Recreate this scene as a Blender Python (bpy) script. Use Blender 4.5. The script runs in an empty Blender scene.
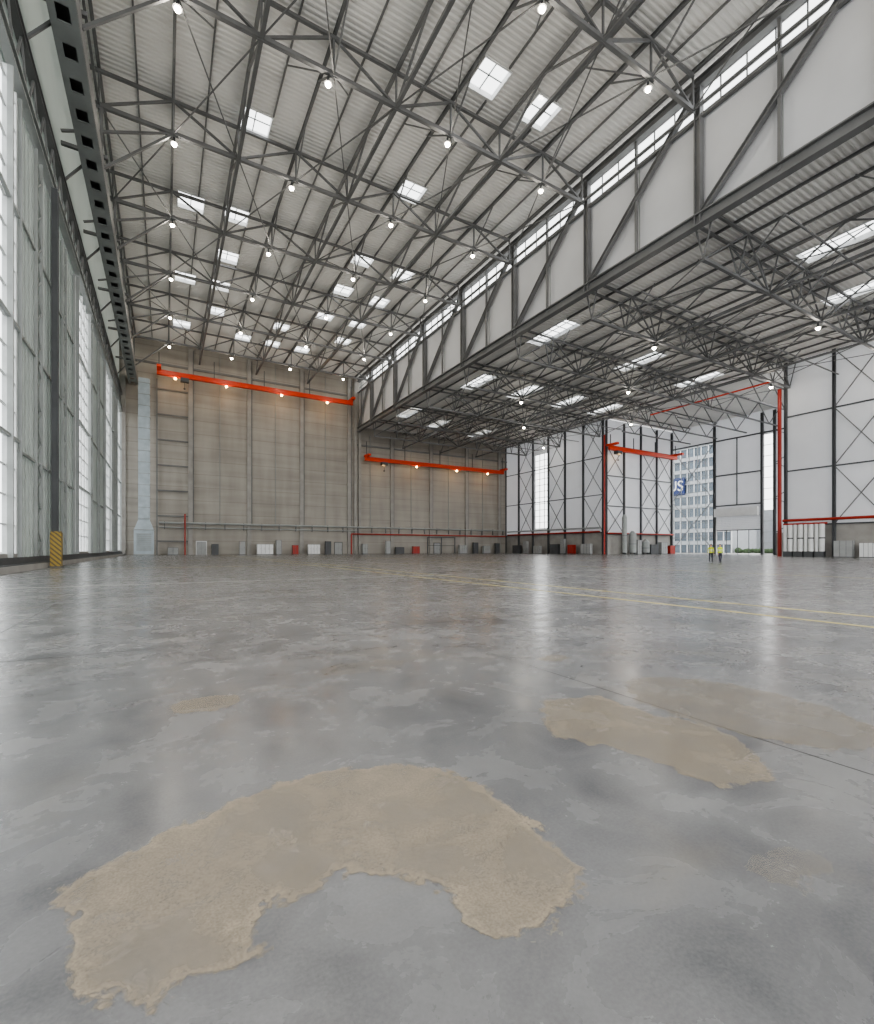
import bpy, math, random
from mathutils import Vector, Matrix
random.seed(4)
S = bpy.context.scene
COL = S.collection

# ------------------------------------------------------------------ materials
def nt(name):
    m = bpy.data.materials.new(name); m.use_nodes = True
    n = m.node_tree; n.nodes.clear()
    out = n.nodes.new('ShaderNodeOutputMaterial')
    return m, n, out
def mat(name, c, rough=0.5, metal=0.0, var=0.12, scale=1.0, emit=None, es=0.0, spec=0.4):
    m, n, out = nt(name)
    b = n.nodes.new('ShaderNodeBsdfPrincipled')
    tc = n.nodes.new('ShaderNodeTexCoord')
    no = n.nodes.new('ShaderNodeTexNoise'); no.inputs['Scale'].default_value = scale; no.inputs['Detail'].default_value = 4
    n.links.new(tc.outputs['Object'], no.inputs['Vector'])
    r = n.nodes.new('ShaderNodeValToRGB')
    r.color_ramp.elements[0].position = .3; r.color_ramp.elements[1].position = .7
    r.color_ramp.elements[0].color = tuple(x*(1-var) for x in c)+(1,)
    r.color_ramp.elements[1].color = tuple(min(1, x*(1+var)) for x in c)+(1,)
    n.links.new(no.outputs['Fac'], r.inputs['Fac'])
    n.links.new(r.outputs['Color'], b.inputs['Base Color'])
    b.inputs['Roughness'].default_value = rough; b.inputs['Metallic'].default_value = metal
    b.inputs['Specular IOR Level'].default_value = spec
    if emit:
        b.inputs['Emission Color'].default_value = tuple(emit)+(1,)
        b.inputs['Emission Strength'].default_value = es
    n.links.new(b.outputs[0], out.inputs['Surface'])
    return m
def mat_translucent(name, c, t=0.5, rough=.5):
    m, n, out = nt(name)
    d = n.nodes.new('ShaderNodeBsdfDiffuse'); tr = n.nodes.new('ShaderNodeBsdfTranslucent')
    tc = n.nodes.new('ShaderNodeTexCoord'); no = n.nodes.new('ShaderNodeTexNoise'); no.inputs['Scale'].default_value = .35
    n.links.new(tc.outputs['Object'], no.inputs['Vector'])
    r = n.nodes.new('ShaderNodeValToRGB')
    r.color_ramp.elements[0].color = tuple(x*.9 for x in c)+(1,); r.color_ramp.elements[1].color = tuple(c)+(1,)
    n.links.new(no.outputs['Fac'], r.inputs['Fac'])
    n.links.new(r.outputs[0], d.inputs['Color']); n.links.new(r.outputs[0], tr.inputs['Color'])
    mx = n.nodes.new('ShaderNodeMixShader'); mx.inputs[0].default_value = t
    n.links.new(d.outputs[0], mx.inputs[1]); n.links.new(tr.outputs[0], mx.inputs[2])
    n.links.new(mx.outputs[0], out.inputs['Surface'])
    return m
def mat_glass(name, tint=(.95,.97,.98), g=.05):
    m, n, out = nt(name)
    t = n.nodes.new('ShaderNodeBsdfTransparent'); t.inputs[0].default_value = tuple(tint)+(1,)
    gl = n.nodes.new('ShaderNodeBsdfGlossy'); gl.inputs['Roughness'].default_value = .05
    mx = n.nodes.new('ShaderNodeMixShader'); mx.inputs[0].default_value = g
    n.links.new(t.outputs[0], mx.inputs[1]); n.links.new(gl.outputs[0], mx.inputs[2])
    n.links.new(mx.outputs[0], out.inputs['Surface'])
    return m

STEEL = mat('steel_grey_paint', (.18,.183,.186), .45, .0, .15, .4)
STEEL_L = mat('steel_grey_light', (.32,.34,.335), .5, .0, .12, .4)
STEEL_D = mat('steel_dark', (.09,.095,.10), .5, 0, .15, .4)
GALV = mat('galvanised', (.40,.46,.50), .4, .1, .10, .8)
DECK = mat('roof_deck_metal', (.79,.785,.765), .5, 0, .06, .15)
PANELW = mat('white_cladding', (.64,.65,.675), .5, 0, .05, .2)
LEAF = mat_translucent('door_leaf_sheet', (.60,.64,.62), .36)
TRW = mat_translucent('translucent_wall', (.84,.85,.87), .38)
GLASS = mat_glass('glass')
MULL = mat('mullion_white', (.6,.62,.62), .4)
ORANGE = mat('crane_orange', (.62,.05,.012), .4, 0, .06)
RED = mat('pipe_red', (.36,.03,.018), .4, 0, .1)
WHITE = mat('white_paint', (.75,.76,.76), .4, 0, .05)
CAB = mat('cabinet_grey', (.36,.37,.37), .5, 0, .08)
YEL = mat('floor_line_yellow', (.52,.45,.20), .5, 0, .3, 2)
WLINE = mat('floor_line_white', (.50,.50,.48), .5, 0, .25, 2)
JOINT = mat('joint_dark', (.06,.06,.06), .6, 0, .3, 3)
LAMP = mat('lamp_white_glow', (.9,.9,.9), .4, emit=(1,.88,.68), es=60)
LAMPW = mat('lamp_warm_glow', (.9,.7,.4), .4, emit=(1,.6,.22), es=25)
ASPH = mat('outside_paving', (.32,.32,.31), .8, 0, .1, .2)
BLUE = mat('sign_blue', (.012,.03,.13), .4)
FAC = mat('facade_grey', (.38,.40,.42), .5, 0, .06)
FACG = mat('facade_glass', (.10,.13,.16), .15, 0, .3, .3)
GREEN = mat('hedge_green', (.05,.08,.04), .8, 0, .5, 3)
CONC = mat('plinth_concrete', (.34,.33,.31), .7, 0, .12, .6)

def mat_backwall():
    m, n, out = nt('precast_concrete_wall')
    L = n.links.new
    b = n.nodes.new('ShaderNodeBsdfPrincipled'); b.inputs['Roughness'].default_value = .75
    tc = n.nodes.new('ShaderNodeTexCoord')
    sep = n.nodes.new('ShaderNodeSeparateXYZ'); L(tc.outputs['Object'], sep.inputs[0])
    mo = n.nodes.new('ShaderNodeMath'); mo.operation = 'FRACT'
    dv = n.nodes.new('ShaderNodeMath'); dv.operation = 'DIVIDE'; dv.inputs[1].default_value = 3.0
    L(sep.outputs['Z'], dv.inputs[0]); L(dv.outputs[0], mo.inputs[0])
    lt = n.nodes.new('ShaderNodeMath'); lt.operation = 'LESS_THAN'; lt.inputs[1].default_value = .06; L(mo.outputs[0], lt.inputs[0])
    mp = n.nodes.new('ShaderNodeMapping'); mp.inputs['Scale'].default_value = (.35, .35, .05); L(tc.outputs['Object'], mp.inputs[0])
    n1 = n.nodes.new('ShaderNodeTexNoise'); n1.inputs['Scale'].default_value = 1.2; n1.inputs['Detail'].default_value = 5; L(mp.outputs[0], n1.inputs['Vector'])
    mp2 = n.nodes.new('ShaderNodeMapping'); mp2.inputs['Scale'].default_value = (.06, .06, .6); L(tc.outputs['Object'], mp2.inputs[0])
    n2 = n.nodes.new('ShaderNodeTexNoise'); n2.inputs['Scale'].default_value = 1.0; n2.inputs['Detail'].default_value = 4; L(mp2.outputs[0], n2.inputs['Vector'])
    ad = n.nodes.new('ShaderNodeMath'); ad.operation = 'ADD'; L(n1.outputs['Fac'], ad.inputs[0]); L(n2.outputs['Fac'], ad.inputs[1])
    hf = n.nodes.new('ShaderNodeMath'); hf.operation = 'MULTIPLY'; hf.inputs[1].default_value = .5; L(ad.outputs[0], hf.inputs[0])
    r = n.nodes.new('ShaderNodeValToRGB'); r.color_ramp.elements[0].position = .35; r.color_ramp.elements[1].position = .66
    r.color_ramp.elements[0].color = (.30,.282,.252,1); r.color_ramp.elements[1].color = (.42,.398,.358,1)
    L(hf.outputs[0], r.inputs['Fac'])
    mx = n.nodes.new('ShaderNodeMixRGB'); mx.blend_type = 'MULTIPLY'; mx.inputs['Color2'].default_value = (.84,.84,.84,1)
    L(lt.outputs[0], mx.inputs['Fac']); L(r.outputs[0], mx.inputs['Color1']); L(mx.outputs[0], b.inputs['Base Color'])
    L(b.outputs[0], out.inputs['Surface'])
    return m
BACKW = mat_backwall()

def mat_floor():
    m, n, out = nt('polished_concrete_floor')
    L = n.links.new
    b = n.nodes.new('ShaderNodeBsdfPrincipled')
    tc = n.nodes.new('ShaderNodeTexCoord')
    def noise(sc, det, dist=0, rg=.6):
        q = n.nodes.new('ShaderNodeTexNoise'); q.inputs['Scale'].default_value = sc; q.inputs['Detail'].default_value = det
        q.inputs['Distortion'].default_value = dist; q.inputs['Roughness'].default_value = rg
        L(tc.outputs['Object'], q.inputs['Vector']); return q
    a = noise(.5, 6, .5, .55); c = noise(2.0, 9, .5, .62); f = noise(70, 5); big = noise(.08, 4)
    def mth(op, x, y):
        q = n.nodes.new('ShaderNodeMath'); q.operation = op
        for i, v in enumerate((x, y)):
            if isinstance(v, (int, float)): q.inputs[i].default_value = v
            else: L(v, q.inputs[i])
        return q.outputs[0]
    s = mth('ADD', mth('MULTIPLY', a.outputs['Fac'], .34), mth('MULTIPLY', c.outputs['Fac'], .30))
    s = mth('ADD', s, mth('MULTIPLY', f.outputs['Fac'], .14))
    s = mth('ADD', s, mth('MULTIPLY', big.outputs['Fac'], .22))
    r = n.nodes.new('ShaderNodeValToRGB'); r.color_ramp.elements[0].position = .38; r.color_ramp.elements[1].position = .62
    r.color_ramp.elements[0].color = (.085,.086,.09,1); r.color_ramp.elements[1].color = (.235,.234,.233,1)
    L(s, r.inputs['Fac'])
    t = noise(.6, 8, .4)
    r2 = n.nodes.new('ShaderNodeValToRGB'); r2.color_ramp.elements[0].position = .54; r2.color_ramp.elements[1].position = .74
    r2.color_ramp.elements[0].color = (0,0,0,1); r2.color_ramp.elements[1].color = (.5,.5,.5,1)
    L(t.outputs['Fac'], r2.inputs['Fac'])
    mx = n.nodes.new('ShaderNodeMixRGB'); mx.inputs['Color2'].default_value = (.22,.198,.165,1)
    L(r2.outputs[0], mx.inputs['Fac']); L(r.outputs[0], mx.inputs['Color1'])
    L(mx.outputs[0], b.inputs['Base Color'])
    rr = n.nodes.new('ShaderNodeMapRange'); rr.inputs['From Min'].default_value = .35; rr.inputs['From Max'].default_value = .65
    rr.inputs['To Min'].default_value = .18; rr.inputs['To Max'].default_value = .32
    L(c.outputs['Fac'], rr.inputs[0]); L(rr.outputs[0], b.inputs['Roughness'])
    b.inputs['Specular IOR Level'].default_value = .55
    bp = n.nodes.new('ShaderNodeBump'); bp.inputs['Strength'].default_value = .05; bp.inputs['Distance'].default_value = .01
    L(c.outputs['Fac'], bp.inputs['Height']); L(bp.outputs[0], b.inputs['Normal'])
    L(b.outputs[0], out.inputs['Surface'])
    return m
FLOOR = mat_floor()

def mat_stain():
    m, n, out = nt('dried_mud_stain')
    L = n.links.new
    b = n.nodes.new('ShaderNodeBsdfPrincipled'); b.inputs['Roughness'].default_value = .5; b.inputs['Specular IOR Level'].default_value = .4
    tr = n.nodes.new('ShaderNodeBsdfTransparent')
    tc = n.nodes.new('ShaderNodeTexCoord')
    def noise(sc, det, dist=0):
        q = n.nodes.new('ShaderNodeTexNoise'); q.inputs['Scale'].default_value = sc; q.inputs['Detail'].default_value = det
        q.inputs['Distortion'].default_value = dist
        L(tc.outputs['Object'], q.inputs['Vector']); return q
    def mth(op, x, y, clamp=False):
        q = n.nodes.new('ShaderNodeMath'); q.operation = op; q.use_clamp = clamp
        for i, v in enumerate((x, y)):
            if isinstance(v, (int, float)): q.inputs[i].default_value = v
            else: L(v, q.inputs[i])
        return q.outputs[0]
    sd = n.nodes.new('ShaderNodeAttribute'); sd.attribute_name = 'sd'
    st = n.nodes.new('ShaderNodeAttribute'); st.attribute_name = 'strength'
    e1 = noise(7, 10, .2); e2 = noise(40, 6)
    d = mth('ADD', sd.outputs['Fac'], mth('MULTIPLY', mth('SUBTRACT', e1.outputs['Fac'], .5), .26))
    d = mth('ADD', d, mth('MULTIPLY', mth('SUBTRACT', e2.outputs['Fac'], .5), .07))
    mask = mth('MULTIPLY', mth('ADD', d, .015), 45, True)
    inner = noise(3.2, 10, .3)
    iv = mth('ADD', mth('MULTIPLY', mth('SUBTRACT', inner.outputs['Fac'], .5), 1.4), .50, True)
    rim = mth('SUBTRACT', 1.0, mth('MULTIPLY', d, 18.0), True)
    iv = mth('ADD', iv, mth('MULTIPLY', rim, .38), True)
    iv = mth('ADD', mth('MULTIPLY', iv, .50), .28, True)
    fac = mth('MULTIPLY', mth('MULTIPLY', mask, iv), st.outputs['Fac'])
    r = n.nodes.new('ShaderNodeValToRGB'); r.color_ramp.elements[0].position = .3; r.color_ramp.elements[1].position = .7
    r.color_ramp.elements[0].color = (.25,.21,.155,1); r.color_ramp.elements[1].color = (.37,.315,.24,1)
    g = noise(120, 6); L(g.outputs['Fac'], r.inputs['Fac']); L(r.outputs[0], b.inputs['Base Color'])
    mx = n.nodes.new('ShaderNodeMixShader'); L(fac, mx.inputs[0]); L(tr.outputs[0], mx.inputs[1]); L(b.outputs[0], mx.inputs[2])
    L(mx.outputs[0], out.inputs['Surface'])
    return m

# ------------------------------------------------------------------ mesh builder
class B:
    def __init__(s): s.v=[]; s.f=[]; s.m=[]; s.mats=[]; s.cur=0
    def use(s, m):
        if m not in s.mats: s.mats.append(m)
        s.cur = s.mats.index(m); return s
    def add(s, vs, fs):
        o=len(s.v); s.v += [tuple(v) for v in vs]; s.f += [tuple(i+o for i in f) for f in fs]; s.m += [s.cur]*len(fs)
    def box(s, x0,x1,y0,y1,z0,z1):
        s.add([(x0,y0,z0),(x1,y0,z0),(x1,y1,z0),(x0,y1,z0),(x0,y0,z1),(x1,y0,z1),(x1,y1,z1),(x0,y1,z1)],
              [(0,3,2,1),(4,5,6,7),(0,1,5,4),(1,2,6,5),(2,3,7,6),(3,0,4,7)])
    def frame(s,p,q):
        p=Vector(p);q=Vector(q);d=(q-p).normalized()
        up=Vector((0,0,1)) if abs(d.z)<.98 else Vector((0,1,0))
        a=d.cross(up).normalized(); b=a.cross(d).normalized(); return p,q,a,b
    def beam(s,p,q,w,h=None):
        h=h or w
        p,q,a,b=s.frame(p,q); a=a*w/2; b=b*h/2
        s.add([p-a-b,p+a-b,p+a+b,p-a+b,q-a-b,q+a-b,q+a+b,q-a+b],
              [(0,1,2,3),(7,6,5,4),(0,4,5,1),(1,5,6,2),(2,6,7,3),(3,7,4,0)])
    def ibeam(s,p,q,w,h,t=None):
        t=t or h*.12
        p,q,a,b=s.frame(p,q)
        for off in (h/2-t/2, -h/2+t/2):
            s.beam(p+b*off,q+b*off,w,t)
        s.beam(p,q,t,h-2*t)
    def cyl(s,p,q,r0,r1=None,n=12):
        r1 = r0 if r1 is None else r1
        p,q,a,b=s.frame(p,q); vs=[]
        for c,r in ((p,r0),(q,r1)):
            for i in range(n):
                t=2*math.pi*i/n; vs.append(c+a*math.cos(t)*r+b*math.sin(t)*r)
        s.add(vs,[(i,(i+1)%n,n+(i+1)%n,n+i) for i in range(n)]+[tuple(range(n))[::-1],tuple(range(n,2*n))])
    def sphere(s,c,r,n=10,k=6,sz=1):
        vs=[]
        for j in range(k+1):
            ph=math.pi*j/k
            for i in range(n):
                t=2*math.pi*i/n
                vs.append((c[0]+r*math.sin(ph)*math.cos(t),c[1]+r*math.sin(ph)*math.sin(t),c[2]+r*sz*math.cos(ph)))
        s.add(vs,[(j*n+i,(j+1)*n+i,(j+1)*n+(i+1)%n,j*n+(i+1)%n) for j in range(k) for i in range(n)])
    def mesh(s,name):
        me=bpy.data.meshes.new(name); me.from_pydata(s.v,[],s.f)
        for m in s.mats: me.materials.append(m)
        for i,p in enumerate(me.polygons): p.material_index=s.m[i]
        me.update(); return me
    def obj(s,name,loc=(0,0,0),parent=None):
        o=bpy.data.objects.new(name,s.mesh(name)); o.location=loc; COL.objects.link(o)
        if parent: o.parent=parent
        return o
def inst(name, me, loc, rz=0):
    o=bpy.data.objects.new(name,me); o.location=loc; o.rotation_euler=(0,0,rz); COL.objects.link(o); return o

# ------------------------------------------------------------------ key dimensions (metres)
XL=-8.1; XM=44.1; XR=94.0; XA=121.0; YB=118.7
ZR=46.5; ZBC=42.7
ZL=33.6; ZLB=29.2
YS=-14.0
GY=[26.5+13.7*k for k in range(-2,7)]
XN=[-5.3,.8,6.8,12.8,18.8,24.8,30.9,37.0,43.2]
XLN=[44.9,51,57.2,63.3,69.5,75.6,81.8,87.9,93.6]

# ------------------------------------------------------------------ floor
b=B().use(FLOOR); b.box(XL-.4,XA+.2,YS,YB+.3,-.3,0); b.obj('floor')
b=B().use(ASPH)
b.box(-300,XL-.4,-200,300,-.3,-.02); b.box(XA+.2,400,-200,300,-.3,-.02)
b.box(XL-.4,XA+.2,YB+.3,300,-.3,-.02); b.box(XL-.4,XA+.2,-200,YS,-.3,-.02)
b.obj('outside_ground')
b=B().use(JOINT)
for x in (3.53,-2.2,19.5,35.5,51.5,67.5,83.5): b.box(x-.005,x+.005,YS,YB-1,.0005,.0015)
for y in (7.2,15.2,23.2,31.2,47.2,63.2,79.2,95.2): b.box(XL+1.2,XR-1,y-.01,y+.01,.0005,.0015)
b.obj('floor_joint')
b=B().use(YEL)
for x in (10.2,11.75,27.0): b.box(x-.07,x+.07,1,YB-6,.0015,.0025)
for y in (38,60): b.box(XL+2,XR-4,y-.08,y+.08,.0015,.0025)
b.use(WLINE)
b.box(XL+2,XR-4,20.4,20.55,.0015,.0025); b.box(17.4,17.55,14,YB-6,.0026,.003)
b.obj('floor_marking')

main=[(-.345,2.277),(-.128,2.412),(.106,2.535),(.34,2.627),(.613,2.713),(.894,2.689),(1.228,2.572),(1.435,2.334),(1.521,2.062),(1.526,1.783),(1.466,1.547),(1.488,1.383),(1.409,1.295),(1.251,1.268),(1.124,1.21),(.997,1.214),(.947,1.313),(.934,1.451),(.89,1.595),(.751,1.76),(.594,1.85),(.464,1.81),(.334,1.798),(.247,1.742),(.259,1.595),(.135,1.605),(.027,1.609),(-.035,1.564),(-.147,1.639),(-.239,1.821),(-.273,2.017)]
sec=[(2.8,3.076),(3.313,2.875),(3.326,2.347),(3.457,2.029),(3.308,1.615),(2.941,1.369),(2.617,1.453),(2.609,1.774),(2.502,2.171),(2.333,2.462)]
def ell(cx,cy,rx,ry): return [(cx+rx*math.cos(t*.5236),cy+ry*math.sin(t*.5236)) for t in range(12)]
stains=[(main,1.0),(sec,.85),(ell(.295,4.4,.28,.22),.75),(ell(4.1,2.15,.66,.95),.5),(ell(4.03,4.17,.2,.12),.65),(ell(1.9,4.9,.5,.25),.25),(ell(2.2,.95,.18,.1),.25)]
def sdist(p,poly):
    x,y=p; dm=1e9; ins=False; n=len(poly)
    for i in range(n):
        x1,y1=poly[i];x2,y2=poly[(i+1)%n]
        dx,dy=x2-x1,y2-y1; t=max(0,min(1,((x-x1)*dx+(y-y1)*dy)/(dx*dx+dy*dy)))
        dm=min(dm,(x-x1-t*dx)**2+(y-y1-t*dy)**2)
        if (y1>y)!=(y2>y) and x<(x2-x1)*(y-y1)/(y2-y1)+x1: ins=not ins
    return math.sqrt(dm)*(1 if ins else -1)
def stain_obj():
    x0,x1,y0,y1,st=-.8,5.2,.7,5.4,.035
    nx=int((x1-x0)/st);ny=int((y1-y0)/st);vs=[];sd=[];sg=[]
    for j in range(ny+1):
        for i in range(nx+1):
            x=x0+i*st;y=y0+j*st; best=-1e9;bs=0
            for poly,s_ in stains:
                d=sdist((x,y),poly)
                if d>best: best=d;bs=s_
            vs.append((x,y,.003));sd.append(max(-.4,min(.3,best)));sg.append(bs)
    fs=[(j*(nx+1)+i,j*(nx+1)+i+1,(j+1)*(nx+1)+i+1,(j+1)*(nx+1)+i) for j in range(ny) for i in range(nx)]
    me=bpy.data.meshes.new('floor_stain');me.from_pydata(vs,[],fs)
    a=me.attributes.new('sd','FLOAT','POINT');a.data.foreach_set('value',sd)
    a=me.attributes.new('strength','FLOAT','POINT');a.data.foreach_set('value',sg)
    me.materials.append(mat_stain());o=bpy.data.objects.new('floor_stain',me);COL.objects.link(o)
stain_obj()

# ------------------------------------------------------------------ roof decks with real skylight openings
def deck(name, xs, xe, ys, ye, z, sky, per=.5, dep=.11):
    b=B().use(DECK)
    def hz(y):
        u=((y-YS)/per)%1.0
        if u<.3: return z
        if u<.5: return z+dep*(u-.3)/.2
        if u<.8: return z+dep
        return z+dep*(1-u)/.2
    cuts=sorted(set([xs,xe]+[c for s_ in sky for c in s_[:2]]))
    cuts=[c for c in cuts if xs<=c<=xe]
    for x0,x1 in zip(cuts[:-1],cuts[1:]):
        gaps=sorted([(s_[2],s_[3]) for s_ in sky if s_[0]<x1-1e-4 and s_[1]>x0+1e-4])
        segs=[];y=ys
        for g0,g1 in gaps: segs.append((y,g0)); y=g1
        segs.append((y,ye))
        for a,c in segs:
            if c-a<.05: continue
            k0=int((a-YS)/per)-1; k1=int((c-YS)/per)+1
            pts=sorted(set([a,c]+[YS+(k+u)*per for k in range(k0,k1+1) for u in (0,.3,.5,.8) if a+1e-3<YS+(k+u)*per<c-1e-3]))
            prof=[(y,hz(y+1e-6)) for y in pts]
            n=len(prof)
            b.add([(x0,p[0],p[1]) for p in prof]+[(x1,p[0],p[1]) for p in prof],[(i,i+1,n+i+1,n+i) for i in range(n-1)])
    b.obj(name)
def skylight(name,x0,x1,y0,y1,z,nx=2,ny=2):
    b=B().use(WHITE); h=.45
    for X in (x0,x1): b.box(X-.06,X+.06,y0-.06,y1+.06,z-.12,z+h)
    for Y in (y0,y1): b.box(x0+.06,x1-.06,Y-.06,Y+.06,z-.12,z+h)
    b.use(STEEL_L)
    for i in range(1,nx): X=x0+(x1-x0)*i/nx; b.box(X-.05,X+.05,y0+.06,y1-.06,z+h-.12,z+h-.04)
    for i in range(1,ny): Y=y0+(y1-y0)*i/ny; b.box(x0+.06,x1-.06,Y-.05,Y+.05,z+h-.12,z+h-.04)
    b.use(GLASS); b.add([(x0,y0,z+h),(x1,y0,z+h),(x1,y1,z+h),(x0,y1,z+h)],[(0,1,2,3)])
    b.obj(name)
def split(x,ya,yb,sky,m=.25):
    gaps=sorted([(s_[2]-m,s_[3]+m) for s_ in sky if s_[0]-m<x<s_[1]+m]); out=[];y=ya
    for g0,g1 in gaps:
        if g0>y: out.append((y,g0))
        y=max(y,g1)
    if y<yb: out.append((y,yb))
    return out
hs=[]
for (x,y) in [(27,36.8),(33.7,37),(8.3,53),(27,53.4),(3,69.3),(8.4,69),(26.8,69.6),(34,70.3),(8.4,79.4),(27,79.6),(34,80),(3,89),(8.2,88.7),(33.6,90),(27,90),(8.4,98.5),(33.6,99),(3,107.5),(27,108),(20.5,99),(20.5,108),(14.5,108)]:
    hs.append((x-1.55,x+1.55,y-1.6,y+1.6))
for (x,y) in [(8.3,20),(33.7,20),(8.3,3),(27,3),(33.7,-7)]: hs.append((x-1.55,x+1.55,y-1.6,y+1.6))
deck('roof_deck_high',XL-.4,XM+.9,YS,YB+.3,ZR,hs)
for s_ in hs: skylight('skylight',*s_,ZR)
ls=[]
for (x,y) in [(61.5,21),(75,24),(50.3,52.5),(70.8,53),(88,53),(52.5,75),(64,75),(76.6,75),(88,75),(61,105),(76,108),(50,100),(61.5,0),(75,0)]:
    ls.append((x-1.5,x+1.5,y-4.2,y+4.2))
deck('roof_deck_low',XM+.9,XR+.3,YS,YB+.3,ZL,ls)
for s_ in ls: skylight('skylight',*s_,ZL,2,6)
deck('roof_deck_annex',XR+.3,XA+.4,40,80.4,ZL,[])
b=B().use(STEEL)
xs=[-5.3+3.03*i for i in range(17)]
for i,x in enumerate(xs):
    for ya,yb in split(x,YS,YB,hs):
        if i%2==0: b.ibeam((x,ya,ZR-.22),(x,yb,ZR-.22),.24,.4)
        else: b.beam((x,ya,ZR-.12),(x,yb,ZR-.12),.14,.2)
b.obj('roof_purlin_high')
b=B().use(STEEL)
for i in range(17):
    x=45.6+3.08*i
    for ya,yb in split(x,YS,YB,ls): b.ibeam((x,ya,ZL-.17),(x,yb,ZL-.17),.16,.26)
b.obj('roof_purlin_low')

# ------------------------------------------------------------------ transverse trusses, high bay
def truss_x(xn, zb, zt, cb, ct, dg):
    b=B().use(STEEL)
    b.beam((xn[0]-1.5,0,zb),(xn[-1],0,zb),cb,cb*1.05)
    b.beam((xn[0]-1.5,0,zt),(xn[-1],0,zt),ct,ct)
    for i,x in enumerate(xn):
        b.beam((x,0,zb),(x,0,zt),dg*.8)
        if i<len(xn)-1:
            a,c=(zb,zt) if i%2==0 else (zt,zb)
            b.beam((x,0,a),(xn[i+1],0,c),dg)
        b.box(x-.35,x+.35,-.03,.03,zb-.25,zb+.35)
    return b
me=truss_x(XN,ZBC,ZR-.55,.34,.28,.2).mesh('roof_truss')
for y in GY: inst('roof_truss',me,(0,y,0))
def truss_y(x,ys,zb,zt,cb,dg):
    b=B().use(STEEL)
    b.beam((x,ys[0],zb),(x,ys[-1],zb),cb); b.beam((x,ys[0],zt),(x,ys[-1],zt),cb*.9)
    for i in range(len(ys)-1):
        a,c=(zb,zt) if i%2==0 else (zt,zb)
        b.beam((x,ys[i],a),(x,ys[i+1],c),dg)
    return b
YN=[-.9+6.85*i for i in range(18)]+[YB-.5]
for x in (6.8,18.8,30.9): truss_y(x,YN,ZBC,ZR-.5,.32,.18).obj('longitudinal_truss')
b=B().use(STEEL)
for i in range(len(GY)-1):
    y0,y1=GY[i],GY[i+1]
    for k in range(0,8):
        if (k+i)%2==0:
            b.beam((XN[k],y0,ZBC),(XN[k+1],y1,ZBC),.1)
            b.beam((XN[k+1],y0,ZBC),(XN[k],y1,ZBC),.1)
    for x in (.8,12.8,24.8,37.0):
        b.beam((x,y0,ZBC),(x,y0+4.6,ZR-.4),.13); b.beam((x,y0,ZBC),(x,y0-4.6,ZR-.4),.13)
        b.beam((x,y0,ZBC),(x-3,y0+4.6,ZR-.4),.1); b.beam((x,y0,ZBC),(x+3,y0+4.6,ZR-.4),.1)
    for x in (-5.3,43.2): b.beam((x,y0,ZBC),(x,y1,ZBC),.2)
    b.beam((XL,y0,ZBC-3.6),(XN[1],y0,ZBC),.2)
b.obj('roof_bracing')

# ------------------------------------------------------------------ main girder between the bays
b=B().use(STEEL)
ZG0,ZG1=32.6,45.6
b.ibeam((XM,YS,ZG0),(XM,YB-.7,ZG0),.8,1.15,.14)
b.ibeam((XM,YS,ZG1),(XM,YB-.7,ZG1),.7,.9,.12)
b.beam((XM,YS,42.4),(XM,YB-.7,42.4),.3,.3)
for i,y in enumerate(GY):
    b.ibeam((XM,y,ZG0-.4),(XM,y,ZG1),.62,.62,.1)
    if y+6.85<YB: b.beam((XM,y+6.85,ZG0),(XM,y+6.85,ZG1),.26)
    if i>0: b.ibeam((XM,y,ZG0+.3),(XM,GY[i-1],ZG1-.3),.5,.5,.09)
b.ibeam((XM,YB-1,ZG0+.3),(XM,GY[-1],ZG1-.3),.45,.45,.09)
b.obj('main_girder')
b=B().use(PANELW); b.box(XM+.55,XM+.75,YS,YB,33.6,42.5)
b.obj('wall_upstand_cladding')
b=B().use(STEEL)
for z in (42.6,43.95,45.35): b.box(XM+.55,XM+.68,YS,YB,z-.06,z+.06)
y=YS
while y<YB: b.box(XM+.55,XM+.68,y-.05,y+.05,42.6,45.4); y+=2.28
b.use(STEEL_L)
for yy in [-.9+6.85*i for i in range(18)]: b.box(XM+.48,XM+.55,yy-.04,yy+.04,33.6,42.5)
b.use(GLASS); b.add([(XM+.62,YS,42.6),(XM+.62,YB,42.6),(XM+.62,YB,45.4),(XM+.62,YS,45.4)],[(0,1,2,3)])
b.obj('window_clerestory')

# ------------------------------------------------------------------ low bay trusses
def low_truss():
    b=B().use(STEEL)
    x0,x1=XLN[0],XLN[-1]
    b.beam((x0,0,ZLB),(x1,0,ZLB),.3)
    for s_ in (-.9,.9): b.beam((x0,s_,ZL-.5),(x1,s_,ZL-.5),.24)
    for i,x in enumerate(XLN):
        for s_ in (-.9,.9): b.beam((x,0,ZLB),(x,s_,ZL-.5),.13)
        if i<len(XLN)-1:
            a,c=(ZLB,ZL-.5) if i%2==0 else (ZL-.5,ZLB)
            for s_ in (-.9,.9):
                b.beam((x,0 if a==ZLB else s_,a),(XLN[i+1],0 if c==ZLB else s_,c),.15)
    return b
me=low_truss().mesh('low_roof_truss')
for y in GY: inst('low_roof_truss',me,(0,y,0))
for x in (57.2,69.5,81.8): truss_y(x,YN,ZLB,ZL-.5,.26,.15).obj('longitudinal_truss')
b=B().use(STEEL)
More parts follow.
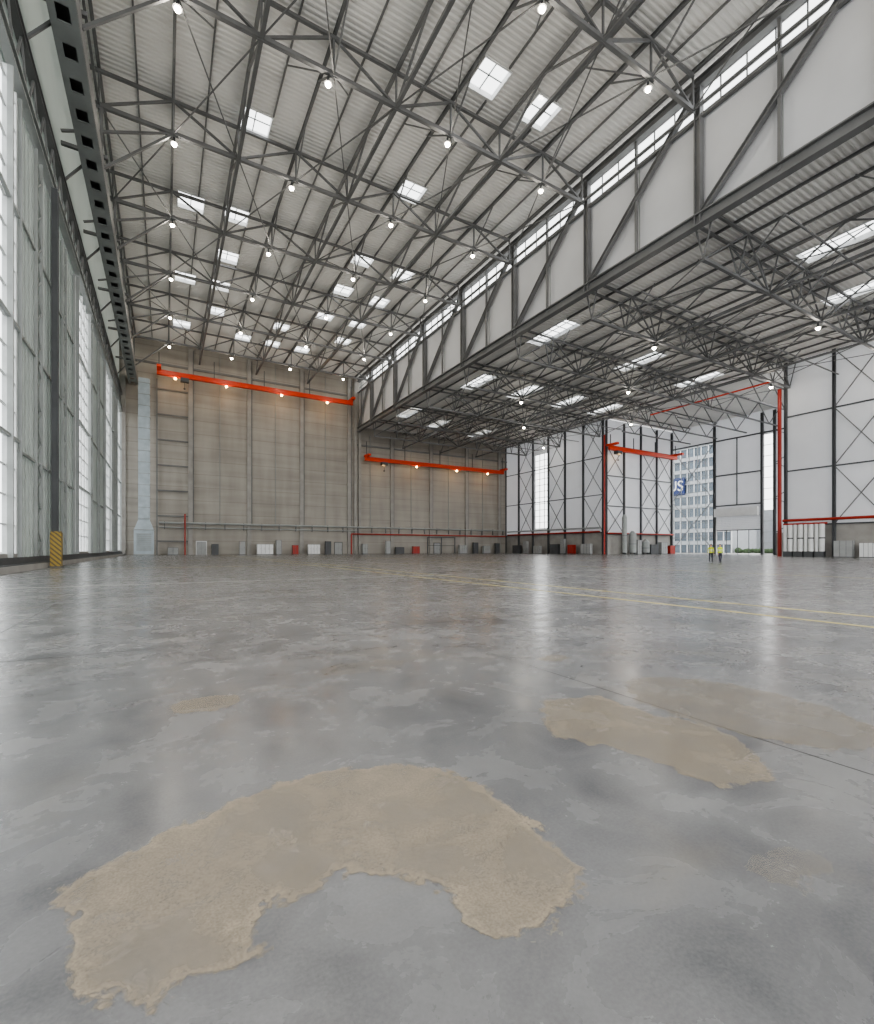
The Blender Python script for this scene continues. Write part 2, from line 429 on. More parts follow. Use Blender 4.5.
for i in range(len(GY)-1):
    y0,y1=GY[i],GY[i+1]
    for k in range(0,8):
        if (k+i)%2==0:
            b.beam((XLN[k],y0,ZLB),(XLN[k+1],y1,ZLB),.09); b.beam((XLN[k+1],y0,ZLB),(XLN[k],y1,ZLB),.09)
    for x in (51,63.3,75.6,87.9):
        b.beam((x,y0,ZLB),(x,y0+4.2,ZL-.4),.1); b.beam((x,y0,ZLB),(x,y0-4.2,ZL-.4),.1)
    b.beam((45,y0+6.85,ZLB+.1),(93.6,y0+6.85,ZLB+.1),.14)
b.obj('roof_bracing')
b=B().use(STEEL)
for y in (47,54,61,68,75):
    b.beam((XR,y,ZLB),(XA,y,ZLB),.26); b.beam((XR,y,ZL-.4),(XA,y,ZL-.4),.22)
    n=6
    for i in range(n):
        xa=XR+(XA-XR)*i/n; xb=XR+(XA-XR)*(i+1)/n
        b.beam((xa,y,ZLB if i%2 else ZL-.4),(xb,y,ZL-.4 if i%2 else ZLB),.15)
b.obj('annex_roof_truss')

# ------------------------------------------------------------------ lamps
lampb=B().use(STEEL_D); lampb.cyl((0,0,.25),(0,0,.6),.1); lampb.cyl((0,0,.0),(0,0,.28),.36,.12,16)
lampb.use(LAMP); lampb.sphere((0,0,-.04),.23,12,8)
lme=lampb.mesh('high_bay_lamp')
def lamp(x,y,z,p=300):
    inst('high_bay_lamp',lme,(x,y,z))
    L=bpy.data.lights.new('lamp_light','POINT');L.energy=p;L.shadow_soft_size=.35;L.color=(1,.92,.80)
    o=bpy.data.objects.new('lamp_light',L);o.location=(x,y,z-.55);COL.objects.link(o)
for x in (.85,12.4,24.6,37.0):
    for k in range(-1,7): lamp(x,26.8+13.7*k,ZBC-.75)
for x,ks in ((57.2,(1,3)),(69.5,(0,2,4)),(88,(0,1,3,5))):
    for k in ks: lamp(x,26.8+13.7*k,ZLB-.75,380)

# ------------------------------------------------------------------ back wall
b=B().use(BACKW); b.box(XL-.4,XR+.3,YB,YB+.4,0,ZR+.2); b.obj('wall_back')
b=B().use(CONC)
for x in [5+12.27*k for k in range(8)]:
    top=ZR-.6 if x<XM else ZLB+3
    b.box(x-.45,x+.45,YB-.5,YB,0,top)
for x in (-7.4,XM-.6,XM+.6): b.box(x-.35,x+.35,YB-.6,YB,0,ZR-.6 if x<XM else 32)
b.obj('wall_column')
b=B().use(STEEL_L)
for x in [11+12.27*k for k in range(7)]:
    b.box(x-.05,x+.05,YB-.18,YB,7,(ZR-1) if x<XM else ZLB+2.5)
b.use(STEEL)
for x in [5+12.27*k for k in range(8)]: b.box(x+.5,x+.68,YB-.4,YB,7,(ZR-1) if x<XM else ZLB+2.5)
b.box(XL,XM,YB-.3,YB,41.2,41.6); b.box(XM,XR,YB-.3,YB,28.6,29)
b.obj('wall_rail')
b=B().use(STEEL)
b.beam((-1.4,YB-.5,0),(-1.4,YB-.5,38),.25)
for z in [5.5*i+3 for i in range(7)]: b.beam((-1.4,YB-.35,z),(4.55,YB-.35,z),.2,.28)
b.obj('wall_ledger_frame')
b=B().use(STEEL_L)
b.cyl((-1,YB-.85,7.0),(XR-1.4,YB-.85,7.0),.22); b.cyl((-1,YB-.8,6.0),(XM,YB-.8,6.0),.14)
b.use(STEEL)
for i in range(24): x=0+4*i; b.box(x-.08,x+.08,YB-1,YB-.55,5.6,7.3)
b.obj('service_pipe')
b=B().use(RED); b.cyl((XM-2,YB-1.3,5.2),(XR-1.4,YB-1.3,5.2),.17); b.cyl((XM-2,YB-1.3,0),(XM-2,YB-1.3,5.2),.17)
b.obj('fire_main_back')
b=B().use(RED); b.cyl((3.9,YB-1.3,0),(3.9,YB-1.3,9),.14); b.obj('fire_riser_back')
b=B().use(RED); b.cyl((XR-.9,81,5.6),(XR-.9,YB-1.6,5.6),.2); b.use(STEEL_L); b.cyl((XR-.9,81,6.6),(XR-.9,YB-1.6,6.6),.2)
b.obj('fire_main_side')

def cabinet(x,y,w,d,h,m,name):
    b=B().use(m); b.box(-w/2,w/2,-d/2,d/2,.1,h)
    b.use(STEEL_D); b.box(-w/2+.04,w/2-.04,-d/2+.04,d/2-.04,0,.1)
    n=max(1,round(w/.8))
    for i in range(n+1):
        X=-w/2+w*i/n; b.box(X-.02,X+.02,-d/2-.01,-d/2+.01,.12,h-.03)
    for i in range(n):
        X=-w/2+w*(i+.85)/n; b.box(X-.02,X+.02,-d/2-.05,-d/2,h*.5,h*.5+.2)
    b.box(-w/2-.02,w/2+.02,-d/2-.02,d/2+.02,h,h+.04)
    b.obj(name,(x,y,0))
for x,w,h,m,nm in [(1.6,2,1.6,CAB,'switch_cabinet'),(9.8,1.4,2.4,STEEL_D,'tool_cabinet'),(15.5,1.2,3.0,CAB,'switch_cabinet'),(20.5,3.6,2.4,WHITE,'switch_cabinet'),(23.6,1.2,3.4,CAB,'switch_cabinet'),(27.5,1.4,2.2,RED,'fire_hose_cabinet'),(32,3.0,2.4,WHITE,'switch_cabinet'),(35.6,1.4,3.2,STEEL_D,'tool_cabinet'),
    (45.4,1.4,2.6,CAB,'switch_cabinet'),(52,1.2,3.4,CAB,'switch_cabinet'),(55.5,2.4,1.8,STEEL_D,'tool_cabinet'),(60.5,2.0,2.0,RED,'fire_hose_cabinet'),(76,2.6,2.4,CAB,'switch_cabinet'),(80.5,1.6,3.2,STEEL_D,'tool_cabinet'),(84.5,2.4,2.2,CAB,'switch_cabinet'),(88.6,1.4,3,STEEL_D,'tool_cabinet')]:
    cabinet(x,YB-2.2,w,.8,h,m,nm)
for x in (7.2,39,68.5):
    b=B().use(WHITE if x<8 else STEEL_D); b.box(-1.1,-.95,-.12,.0,0,3.1); b.box(.95,1.1,-.12,0,0,3.1); b.box(-.95,.95,-.12,0,2.95,3.1)
    b.use(CAB); b.box(-.95,.95,-.08,-.02,0,2.95); b.use(STEEL_D); b.box(.7,.8,-.14,-.08,1,1.2); b.box(-.01,.01,-.09,-.02,0,2.95)
    b.obj('door_%d'%x,(x,YB,0))
b=B().use(STEEL_D)
for x in (64,68.5,73): b.beam((x,YB-2.6,0),(x,YB-2.6,4.6),.22)
b.beam((63.9,YB-2.6,4.6),(73.1,YB-2.6,4.6),.25); b.beam((63.9,YB-2.6,2.3),(73.1,YB-2.6,2.3),.12)
b.obj('gate_frame')

b=B().use(GALV)
dx,dy=-3.6,113.5
b.box(dx-1,dx+1,dy-.9,dy+.9,7.2,36)
def frus(z0,z1,a0,a1):
    vs=[]
    for z,a in ((z0,a0),(z1,a1)): vs+=[(dx-a,dy-a*.85,z),(dx+a,dy-a*.85,z),(dx+a,dy+a*.85,z),(dx-a,dy+a*.85,z)]
    b.add(vs,[(0,3,2,1),(4,5,6,7),(0,1,5,4),(1,2,6,5),(2,3,7,6),(3,0,4,7)])
frus(5.2,7.2,1.7,1.0); b.box(dx-1.7,dx+1.7,dy-1.5,dy+1.5,.3,5.2)
b.use(STEEL_L)
for i in range(13): b.box(dx-1.07,dx+1.07,dy-.97,dy+.97,7.4+i*2.3,7.5+i*2.3)
b.box(dx-1.8,dx+1.8,dy-1.6,dy+1.6,0,.3); b.box(dx-1.8,dx+1.8,dy-1.6,dy+1.6,5.1,5.25)
for i in range(9): b.box(dx-1.3,dx+1.3,dy-1.58,dy-1.5,1+i*.4,1.2+i*.4)
b.obj('ventilation_duct')

# ------------------------------------------------------------------ left side: sliding doors
b=B().use(LEAF); b.box(XL-.3,XL-.1,YS,YB,34,ZR)
b.obj('wall_left')
b=B().use(STEEL_L)
b.ibeam((XL+.25,YS,30.4),(XL+.25,YB-.7,30.4),.5,.9,.12); b.use(STEEL); b.ibeam((XL+.25,YS,33.8),(XL+.25,YB-.7,33.8),.5,.7,.1)
b.use(LEAF); b.box(XL-.3,XL-.1,YS,YB-.1,29.9,34)
b.use(STEEL)
for i in range(41):
    y=YS+3.2*i
    b.beam((XL+.3,y,30.4),(XL+.3,y+1.6,33.6),.12); b.beam((XL+.3,y+3.2,30.4),(XL+.3,y+1.6,33.6),.12)
b.obj('door_header')
b=B().use(STEEL_L)
x0,x1,z0=-6.5,-4.9,36.0
b.box(x0,x0+.42,YS,YB-.7,z0,z0+.08); b.box(x1-.42,x1,YS,YB-.7,z0,z0+.08)
b.use(STEEL)
b.box(x0-.02,x0+.06,YS,YB-.7,z0+.08,z0+1.6); b.box(x1-.06,x1+.02,YS,YB-.7,z0+.08,z0+1.6)
b.box(x0-.02,x1+.02,YS,YB-.7,z0+1.6,z0+1.68)
y=YS
while y<YB-3:
    b.use(STEEL_L); b.box(x0+.42,x1-.42,y,y+1.6,z0,z0+.08); y+=2.8
b.use(STEEL)
for yy in GY:
    b.beam((XL,yy,z0+2),(x1+.3,yy,z0+2),.3); b.beam((x1-.2,yy,z0+1.8),(x1-.2,yy,ZBC),.25); b.beam((XL,yy,z0-1.6),(x0,yy,z0+.6),.18)
    b.beam((x1,yy,z0+1.0),(XN[1],yy,ZBC),.22)
b.obj('door_guide_girder')
def leaf_glass(y0,y1,x=XL,nm='hangar_door_glazed'):
    b=B().use(MULL)
    zt=29.7
    n=round((y1-y0)/2.1)
    for i in range(n+1):
        y=y0+(y1-y0)*i/n; w=.10 if i in(0,n) else .045
        b.box(x-.12,x+.12,y-w,y+w,1.0,zt)
    z=1.0
    while z<zt+.1: b.box(x-.06,x+.06,y0,y1,z-.045,z+.045); z+=1.75
    b.use(STEEL_L)
    for i in range(n+1):
        if i%4==0:
            y=y0+(y1-y0)*i/n; b.box(x+.12,x+.4,y-.08,y+.08,.5,zt)
    for z in (8,15,22): b.box(x+.12,x+.3,y0,y1,z-.08,z+.08)
    b.use(CONC); b.box(x-.15,x+.15,y0,y1,.0,1.0)
    b.use(GLASS); b.add([(x,y0,1),(x,y1,1),(x,y1,zt),(x,y0,zt)],[(0,1,2,3)])
    b.obj(nm)
def leaf_solid(y0,y1,x=XL):
    b=B().use(LEAF); zt=29.7
    b.box(x-.05,x,y0,y1,.2,zt)
    n=round((y1-y0)/1.1)
    for i in range(n+1): y=y0+(y1-y0)*i/n; b.box(x,x+.08,y-.05,y+.05,.3,zt)
    ps=[y0+.2,(y0+y1)/2-.8,(y0+y1)/2+.8,y1-.2]
    b.use(STEEL_L)
    for y in ps: b.box(x+.1,x+.3,y-.07,y+.07,.2,zt)
    for a,c in ((ps[1],ps[2]),):
        for k in range(12):
            z=.6+k*2.4; b.beam((x+.2,a,z),(x+.2,c,z+1.2),.07); b.beam((x+.2,c,z+1.2),(x+.2,a,z+2.4),.07)
    for z in (7.5,15,22.5): b.box(x+.08,x+.2,y0,y1,z-.08,z+.08)
    b.obj('hangar_door_panelled')
leaf_glass(YS,2); leaf_glass(2.2,20); leaf_glass(20.2,38.6); leaf_solid(38.8,49.3); leaf_solid(49.6,61.2,XL-.2); leaf_glass(61.4,72.8); leaf_solid(73,87); leaf_glass(87.2,100); leaf_solid(100.2,108); leaf_glass(108.2,117.5)
b=B().use(STEEL_D); b.ibeam((XL+.55,47.8,.9),(XL+.55,47.8,29.9),.4,.5,.08); b.obj('door_post_column')
b=B().use(CONC); b.box(XL+.45,XL+1.0,YS,YB-1,0,.35); b.use(STEEL_D); b.box(XL+.6,XL+.68,YS,YB-1,.35,.42); b.box(XL+.8,XL+.88,YS,YB-1,.35,.42)
b.box(XL+.42,XL+.45,YS,YB-1,0,.8)
b.obj('door_track')
def mat_haz():
    m,n,out=nt('hazard_stripes'); L=n.links.new
    bs=n.nodes.new('ShaderNodeBsdfPrincipled'); tc=n.nodes.new('ShaderNodeTexCoord')
    w=n.nodes.new('ShaderNodeTexWave'); w.bands_direction='DIAGONAL'; w.inputs['Scale'].default_value=1.9
    L(tc.outputs['Object'],w.inputs['Vector']); r=n.nodes.new('ShaderNodeValToRGB'); r.color_ramp.interpolation='CONSTANT'
    r.color_ramp.elements[0].color=(.36,.25,.05,1); r.color_ramp.elements[1].color=(.13,.10,.05,1); r.color_ramp.elements[1].position=.6
    L(w.outputs['Fac'],r.inputs['Fac']);L(r.outputs[0],bs.inputs['Base Color']);L(bs.outputs[0],out.inputs['Surface']); return m
b=B().use(mat_haz()); b.box(-.32,.32,-.28,.28,.08,2.45); b.box(-.28,.28,-.22,.22,2.45,2.55); b.use(STEEL_D); b.box(-.4,.4,-.38,.38,0,.08)
b.obj('hazard_bollard',(-6.66,42.6,0))

# ------------------------------------------------------------------ right walls
def clad_y(name,x,y0,y1,z0,z1,nb,holes=(),face=-1):
    b=B().use(TRW)
    ycur=y0
    for (a,c,h0,h1) in sorted(holes):
        if a>ycur: b.box(x,x+.15,ycur,a,z0,z1)
        if h0>z0: b.box(x,x+.15,a,c,z0,h0)
        if h1<z1: b.box(x,x+.15,a,c,h1,z1)
        ycur=c
    if ycur<y1: b.box(x,x+.15,ycur,y1,z0,z1)
    b.obj(name)
    b=B().use(STEEL_D)
    for i in range(nb+1):
        y=y0+(y1-y0)*i/nb; b.ibeam((x-.35,y,0),(x-.35,y,z1),.42,.42,.08)
    for z in (z0,z0+(z1-z0)/3,z0+2*(z1-z0)/3,z1-.3): b.box(x-.3,x-.02,y0,y1,z-.1,z+.1)
    b.use(STEEL)
    for i in range(nb):
        if i%2==0:
            a=y0+(y1-y0)*i/nb;c=y0+(y1-y0)*(i+1)/nb
            for k in range(3):
                u=z0+(z1-z0)*k/3;w=z0+(z1-z0)*(k+1)/3
                b.beam((x-.3,a,u),(x-.3,c,w),.13); b.beam((x-.3,c,u),(x-.3,a,w),.13)
    b.obj('wall_frame')
clad_y('wall_right_far',XR,80.3,YB,5.4,ZL,6,holes=[(99.5,105.3,7.2,28.6)])
clad_y('wall_right_near',XR,-14,40.8,5.4,ZL,8)
b=B().use(CONC); b.box(XR,XR+.3,80.3,YB,0,5.4); b.box(XR,XR+.3,-14,40.8,0,5.4); b.obj('wall_right_plinth')
b=B().use(MULL)
for i in range(4): y=99.5+5.8*i/3; b.box(XR-.05,XR+.1,y-.07,y+.07,7.2,28.6)
for i in range(13): z=7.2+21.4*i/12; b.box(XR-.05,XR+.1,99.5,105.3,z-.06,z+.06)
b.use(GLASS); b.add([(XR+.05,99.5,7.2),(XR+.05,105.3,7.2),(XR+.05,105.3,28.6),(XR+.05,99.5,28.6)],[(0,1,2,3)])
b.obj('window_1')
b=B().use(TRW); b.box(XR+.3,XA,80.3,80.45,5.0,ZL); b.use(CONC); b.box(XR+.3,XA,80.3,80.5,0,5.0); b.obj('wall_annex_side')
b=B().use(STEEL_D)
for i in range(5):
    x=XR+.5+(XA-XR-.8)*i/4; b.ibeam((x,80,0),(x,80,ZL-.5),.42,.42,.08)
for z in (5,12,19.5,27): b.box(XR,XA,79.9,80.2,z-.1,z+.1)
b.use(STEEL)
for i in (0,2,3):
    xa=XR+.5+(XA-XR-.8)*i/4; xb=XR+.5+(XA-XR-.8)*(i+1)/4
    for u,w in ((5,12),(12,19.5),(19.5,27)): b.beam((xa,80,u),(xb,80,w),.13); b.beam((xb,80,u),(xa,80,w),.13)
b.obj('wall_frame')
b=B().use(TRW)
b.box(XA,XA+.15,68.5,80.3,28.5,ZL); b.box(XA,XA+.15,41,54.6,5,ZL); b.box(XA,XA+.15,57.2,68.5,9.4,ZL); b.box(XA,XA+.15,54.6,57.2,28,ZL)
b.use(CONC); b.box(XA,XA+.2,41,55,0,5)
b.obj('wall_annex_end')
b=B().use(STEEL_D)
for y in (41.2,48,54.8,57.4,68.4,80): b.ibeam((XA-.35,y,0),(XA-.35,y,ZL-.5),.5,.5,.08)
b.box(XA-.3,XA,57.4,68.4,19.5,19.8); b.box(XA-.3,XA,41,80,28.3,28.6); b.box(XA-.3,XA,57.4,68.4,11.9,12.2)
b.beam((XA-.35,63,12),(XA-.35,63,28.5),.2)
for u,w in ((5,13),(13,21),(21,28.5)): b.beam((XA-.3,41.2,u),(XA-.3,54.8,w),.13); b.beam((XA-.3,54.8,u),(XA-.3,41.2,w),.13)
b.obj('wall_frame')
b=B().use(STEEL_L)
for i in range(6): y=68.6+11.2*i/5; b.box(XA-.02,XA+.12,y-.05,y+.05,0,28.4)
for i in range(8): z=.2+28*i/7; b.box(XA-.02,XA+.12,68.6,79.9,z-.05,z+.05)
b.use(STEEL)
b.beam((XA-.3,68.6,1),(XA-.3,79.9,14),.14); b.beam((XA-.3,79.9,1),(XA-.3,68.6,14),.14)
b.beam((XA-.3,68.6,14),(XA-.3,79.9,28),.14); b.beam((XA-.3,79.9,14),(XA-.3,68.6,28),.14)
b.use(GLASS); b.add([(XA+.05,68.6,.2),(XA+.05,79.9,.2),(XA+.05,79.9,28.4),(XA+.05,68.6,28.4)],[(0,1,2,3)])
b.obj('window_2')
b=B().use(STEEL_L)
for y in (54.8,57.2): b.box(XA-.02,XA+.12,y-.06,y+.06,0,28)
for i in range(12): z=.2+27.8*i/11; b.box(XA-.02,XA+.12,54.8,57.2,z-.05,z+.05)
b.obj('window_3')
b=B().use(WHITE); b.box(XA-1.4,XA-.62,57.9,68.0,9.3,11.3)
b.use(TRW)
for i in range(8): b.box(XA-.12+.03*(i%2),XA-.06+.03*(i%2),57.8,68.0,6.0+i*.42,6.4+i*.42)
b.use(WHITE); b.box(XA-.2,XA-.02,57.65,57.85,0,9.4); b.box(XA-.2,XA-.02,67.95,68.15,0,9.4)
b.use(STEEL_D); b.box(XA-.15,XA-.05,57.8,68.0,5.8,6.0)
for y in (60.4,63,65.6): b.box(XA-.15,XA-.05,y-.06,y+.06,0,5.8)
b.obj('roller_gate')
b=B().use(RED); b.cyl((XR-.9,41.5,0),(XR-.9,41.5,ZLB),.3); b.obj('sprinkler_riser_near')
b=B().use(RED); b.cyl((XR-.9,-13,6.2),(XR-.9,41,6.2),.23); b.obj('fire_main_near')
b=B().use(RED); b.cyl((XR-.7,79.6,0),(XR-.7,79.6,ZLB),.2); b.obj('sprinkler_riser_far')
b=B().use(RED); b.cyl((XR,79.3,5.2),(XA-.6,79.3,5.2),.18); b.obj('fire_main_annex')
b=B()
for i in range(4):
    yy=39.6-1.5*i
    b.use(WHITE); b.cyl((XR-1.6,yy,.9),(XR-1.6,yy,5.4),.38,.38,14); b.cyl((XR-1.6,yy+.74,.9),(XR-1.6,yy+.74,5.4),.26,.26,14)
    b.use(STEEL_D); b.box(XR-2,XR-1.2,yy-.35,yy+.9,0,.9); b.cyl((XR-1.6,yy,3),(XR-1.6,yy,3.2),.42,.42,14)
b.use(RED); b.cyl((XR-1.6,34.4,5.5),(XR-1.6,40.6,5.5),.16)
b.obj('valve_station')
for y,w,h,m in ((32.2,2.4,2.6,CAB),(29.4,1.6,2.2,WHITE)): 
    b=B().use(m); b.box(-.4,.4,-w/2,w/2,.1,h); b.use(STEEL_D); b.box(-.36,.36,-w/2+.04,w/2-.04,0,.1)
    for k in range(4): b.box(-.42,-.4,-w/2+w*k/3-.015,-w/2+w*k/3+.015,.1,h)
    b.obj('switch_cabinet',(XR-1.7,y,0))
for x,h,r in ((98,9,.6),(101,5,.9),(106,3,1)):
    b=B().use(STEEL_L); b.cyl((0,0,.4),(0,0,h),r,r,18); b.cyl((0,0,h),(0,0,h+.8),r,.3,18)
    b.use(STEEL_D); b.cyl((0,0,h*.5),(0,0,h*.5+.1),r+.05,r+.05,18)
    for k in range(4): b.box(math.cos(k*1.57)*r*.7-.08,math.cos(k*1.57)*r*.7+.08,math.sin(k*1.57)*r*.7-.08,math.sin(k*1.57)*r*.7+.08,0,.4)
    b.obj('storage_tank',(x,77.5,0))
for x,w,h,m in ((109.5,3,2.4,STEEL_D),(113.5,2.5,3,CAB),(117,2,2.2,RED),(103.5,1.5,3.5,CAB)): cabinet(x,77.8,w,1,h,m,'plant_cabinet')
for y,w,h,m in ((84,3,2.6,CAB),(89,2,2.4,RED),(92,1.2,4.0,CAB),(95,3.0,2.6,STEEL_D),(102,2.5,2.2,CAB),(107,1.4,3.6,CAB),(111,3,2.4,STEEL_D)):
    b=B().use(m); b.box(-.5,.5,-w/2,w/2,.12,h); b.use(STEEL_D); b.box(-.45,.45,-w/2+.05,w/2-.05,0,.12)
    for k in range(4): b.box(-.53,-.5,-w/2+w*k/3-.02,-w/2+w*k/3+.02,.12,h)
    b.obj('plant_cabinet',(XR-2.1,y,0))

# ------------------------------------------------------------------ cranes
def crane(x0,x1,y,z,lamps,zt):
    b=B().use(ORANGE); b.box(x0,x1,y-.3,y+.3,z-.45,z+.45); b.box(x0,x1,y-.42,y+.42,z+.4,z+.5); b.box(x0,x1,y-.42,y+.42,z-.5,z-.4)
    for X in (x0+.4,x1-.4): b.box(X-.4,X+.4,y-2.2,y+.9,z+.5,z+1.0)
    b.use(STEEL_D); hx=x0+(x1-x0)*.12
    b.box(hx-.8,hx+.8,y-.6,y+.6,z-1.3,z-.5); b.cyl((hx,y,z-2.6),(hx,y,z-1.3),.05); b.sphere((hx,y,z-2.7),.22)
    n=max(2,int((x1-x0)/12.2)+1)
    for i in range(n+1):
        X=x0+.4+(x1-x0-.8)*i/n; b.beam((X,y,z+.5),(X,y,zt),.16)
    for X in lamps:
        b.use(STEEL_D); b.cyl((X,y-.1,z-.8),(X,y-.1,z-.5),.25,.12); b.use(LAMPW); b.sphere((X,y-.1,z-.85),.27)
    b.obj('overhead_crane')
    for X in lamps:
        L=bpy.data.lights.new('crane_light','POINT');L.energy=130;L.shadow_soft_size=.3;L.color=(1,.6,.25)
        o=bpy.data.objects.new('crane_light',L);o.location=(X,y-.2,z-1.6);COL.objects.link(o)
crane(-1.4,41.6,115.2,38.5,(2,12,24,35),ZBC)
crane(45,90,115.2,24.7,(50,60,73,84),ZLB)
crane(XR-.5,XA-1,78.3,25.9,(97,),ZLB)
b=B().use(ORANGE)
b.beam((XR-2,42,30.6),(XR-2,66,30.6),.25)
b.obj('crane_runway')

# ------------------------------------------------------------------ outside building seen through the glazing
b=B().use(FAC); b.box(160,175,85,150,0,38)
for k in range(9): b.box(159.4,160,85,150,4.2*k+2.8,4.2*k+4.0)
b.use(FACG)
for k in range(9): b.box(159.8,159.95,85,150,4.2*k,4.2*k+2.8)
b.use(WHITE)
for i in range(27): y=85+2.5*i; b.box(159.5,159.8,y-.12,y+.12,0,38)
o=b.obj('office_building')
b=B().use(BLUE); b.box(158.6,159.3,100.5,107,20.5,26.5); sg=b.obj('rooftop_sign')
cu=bpy.data.curves.new('letters','FONT'); cu.body='US'; cu.size=5.2; cu.extrude=.08; cu.align_x='CENTER'; cu.align_y='CENTER'; cu.materials.append(WHITE)
t=bpy.data.objects.new('letters',cu); COL.objects.link(t); t.parent=sg; t.location=(158.5,103.7,23.5); t.rotation_euler=(math.pi/2,0,-math.pi/2)
b=B().use(FAC); b.box(185,200,40,108,0,15); b.use(FACG)
for k in range(4): b.box(184.8,185,40,84,1+k*4,3+k*4)
b.use(WHITE)
for i in range(12): b.box(184.7,184.8,40+i*4,40.4+i*4,0,15)
b.obj('outside_warehouse')
b=B().use(GREEN)
for i in range(26): b.sphere((160+random.random(),56+i*1.1,.5+random.random()*.3),.7+random.random()*.4,8,5)
b.obj('hedge')

# ------------------------------------------------------------------ people
def mat_person(vest,trouser):
    m,n,out=nt('worker_clothing'); L=n.links.new
    bs=n.nodes.new('ShaderNodeBsdfPrincipled'); bs.inputs['Roughness'].default_value=.8
    tc=n.nodes.new('ShaderNodeTexCoord'); sp=n.nodes.new('ShaderNodeSeparateXYZ'); L(tc.outputs['Object'],sp.inputs[0])
    r=n.nodes.new('ShaderNodeValToRGB'); cr=r.color_ramp; cr.interpolation='CONSTANT'
    dv=n.nodes.new('ShaderNodeMath'); dv.operation='DIVIDE'; dv.inputs[1].default_value=2.0; L(sp.outputs['Z'],dv.inputs[0]); L(dv.outputs[0],r.inputs['Fac'])
    cr.elements[0].color=(.02,.02,.02,1); cr.elements[1].position=.045; cr.elements[1].color=tuple(trouser)+(1,)
    for p,c in ((.455,vest),(.54,(.6,.6,.6)),(.56,vest),(.60,(.6,.6,.6)),(.62,vest),(.745,(.55,.33,.24))):
        e=cr.elements.new(p); e.color=tuple(c)+(1,)
    ax=n.nodes.new('ShaderNodeMath'); ax.operation='ABSOLUTE'; L(sp.outputs['X'],ax.inputs[0])
    g=n.nodes.new('ShaderNodeMath'); g.operation='GREATER_THAN'; g.inputs[1].default_value=.215; L(ax.outputs[0],g.inputs[0])
    l=n.nodes.new('ShaderNodeMath'); l.operation='LESS_THAN'; l.inputs[1].default_value=.87; L(sp.outputs['Z'],l.inputs[0])
    a=n.nodes.new('ShaderNodeMath'); a.operation='MULTIPLY'; L(g.outputs[0],a.inputs[0]); L(l.outputs[0],a.inputs[1])
    mx=n.nodes.new('ShaderNodeMixRGB'); mx.inputs['Color2'].default_value=(.55,.33,.24,1); L(a.outputs[0],mx.inputs['Fac']); L(r.outputs[0],mx.inputs['Color1'])
    L(mx.outputs[0],bs.inputs['Base Color']); L(bs.outputs[0],out.inputs['Surface']); return m
SKIN=mat('skin',(.55,.33,.24),.5); HAIR=mat('hair_brown',(.05,.03,.02),.7); HELM=mat('helmet_white',(.8,.8,.78),.3); EYE=mat('eye_dark',(.02,.02,.02),.2)
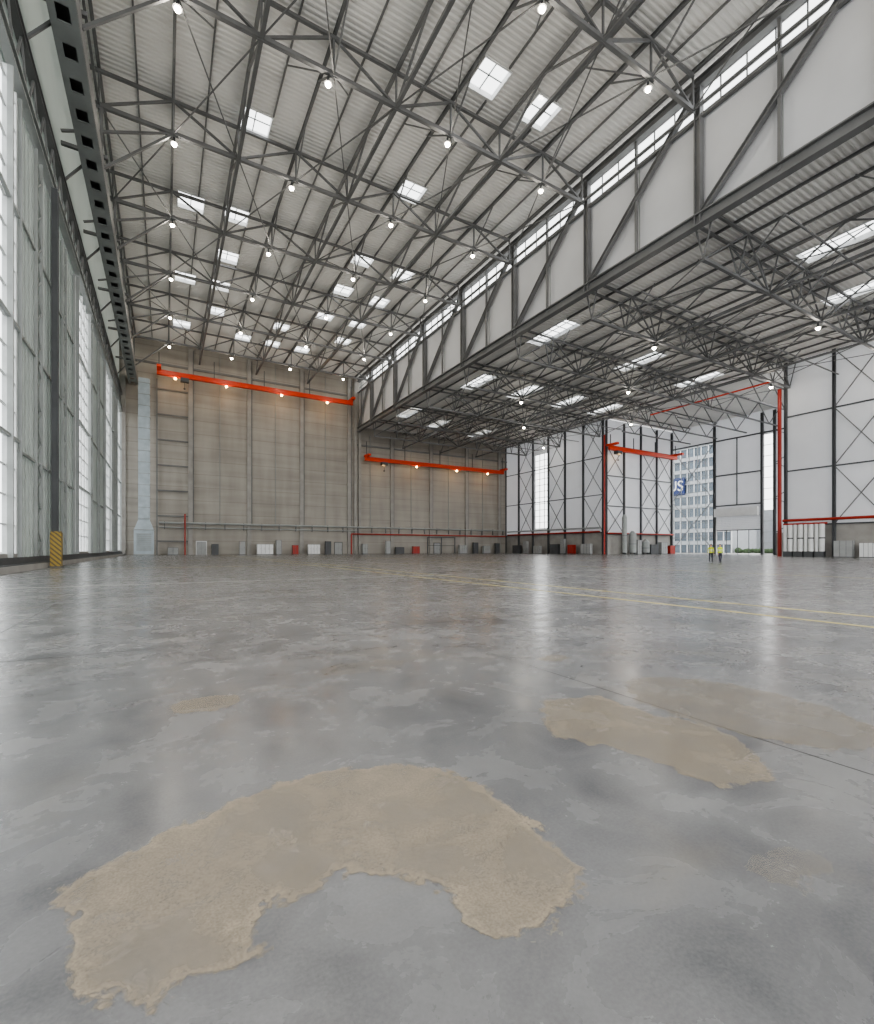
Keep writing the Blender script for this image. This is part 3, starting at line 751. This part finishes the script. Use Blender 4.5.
def worker(x,y,rz,vest,trouser,helmet,stride):
    e=bpy.data.objects.new('worker',None); COL.objects.link(e); e.location=(x,y,0); e.rotation_euler=(0,0,rz)
    V=[];E=[];R=[]
    def v(p,r,par=None):
        V.append(p);R.append(r)
        if par is not None: E.append((par,len(V)-1))
        return len(V)-1
    pel=v((0,0,.95),(.15,.115))
    w=v((0,0,1.1),(.14,.10),pel); ch=v((0,0,1.3),(.175,.115),w); sh=v((0,0,1.43),(.12,.09),ch)
    nk=v((0,.0,1.5),(.055,.055),sh); hb=v((0,-.01,1.58),(.075,.085),nk); ht=v((0,-.005,1.68),(.078,.092),hb); v((0,0,1.74),(.05,.06),ht)
    for s_ in (-1,1):
        hp=v((s_*.1,0,.88),(.1,.1),pel); kn=v((s_*.11,-.03+s_*stride*.3,.49),(.065,.065),hp); an=v((s_*.115,s_*stride,.1),(.045,.05),kn)
        v((s_*.12,s_*stride-.14,.045),(.045,.04),an)
        so=v((s_*.19,0,1.41),(.06,.06),sh); el=v((s_*.25,.03,1.13),(.045,.045),so); wr=v((s_*.25,-.08,.88),(.028,.03),el)
        pa=v((s_*.25,-.1,.81),(.022,.036),wr)
        for k in range(4):
            oy=-.125+.02*k; L_=(.075,.085,.082,.065)[k]
            f=v((s_*.25,oy,.77),(.009,.009),pa); f2=v((s_*.247,oy,.77-L_*.5),(.008,.008),f); v((s_*.238,oy-.004,.77-L_),(.007,.007),f2)
        t1=v((s_*.24,-.145,.83),(.011,.011),pa); v((s_*.232,-.158,.785),(.009,.009),t1)
    me=bpy.data.meshes.new('body'); me.from_pydata(V,E,[]); o=bpy.data.objects.new('body',me); COL.objects.link(o); o.parent=e
    o.modifiers.new('skin','SKIN'); sv=me.skin_vertices[0].data
    for i,r in enumerate(R): sv[i].radius=r; sv[i].use_root=(i==0)
    o.modifiers.new('sub','SUBSURF').levels=2; o.modifiers['sub'].render_levels=2
    me.materials.append(mat_person(vest,trouser))
    b=B().use(SKIN); b.cyl((0,-.10,1.63),(0,-.125,1.605),.01,.016,8)
    for s_ in (-1,1): b.sphere((s_*.083,.0,1.625),.022,8,6,1.5)
    b.use(EYE)
    for s_ in (-1,1): b.sphere((s_*.032,-.088,1.645),.012,8,6)
    b.box(-.025,.025,-.094,-.085,1.565,1.573)
    if helmet:
        b.use(HELM); b.sphere((0,0,1.69),.118,16,8,.85); b.cyl((0,-.02,1.675),(0,-.02,1.685),.14,.135,16)
    else:
        b.use(HAIR); b.sphere((0,.02,1.69),.098,14,8,.95)
    b.obj('head_details',parent=e)
worker(47.0,27.0,math.radians(-60),(.45,.5,.03),(.02,.022,.03),False,.05)
worker(47.9,26.6,math.radians(-30),(.5,.62,.03),(.03,.03,.05),False,.12)

# ------------------------------------------------------------------ world / camera
w=bpy.data.worlds.new('overcast'); S.world=w; w.use_nodes=True
bg=w.node_tree.nodes['Background']; bg.inputs[0].default_value=(.99,.987,.98,1); bg.inputs[1].default_value=3.2
cam=bpy.data.cameras.new('camera'); cam.sensor_fit='HORIZONTAL'; cam.sensor_width=36; cam.lens=36*472/874; cam.shift_y=37/874; cam.clip_end=1000; cam.clip_start=.05
co=bpy.data.objects.new('camera',cam); co.location=(0,0,1.3); co.rotation_euler=(math.pi/2,0,math.radians(-30)); COL.objects.link(co); S.camera=co
S.view_settings.view_transform='AgX'
try: S.view_settings.look='AgX - Medium High Contrast'
except Exception: pass
S.view_settings.exposure=.1
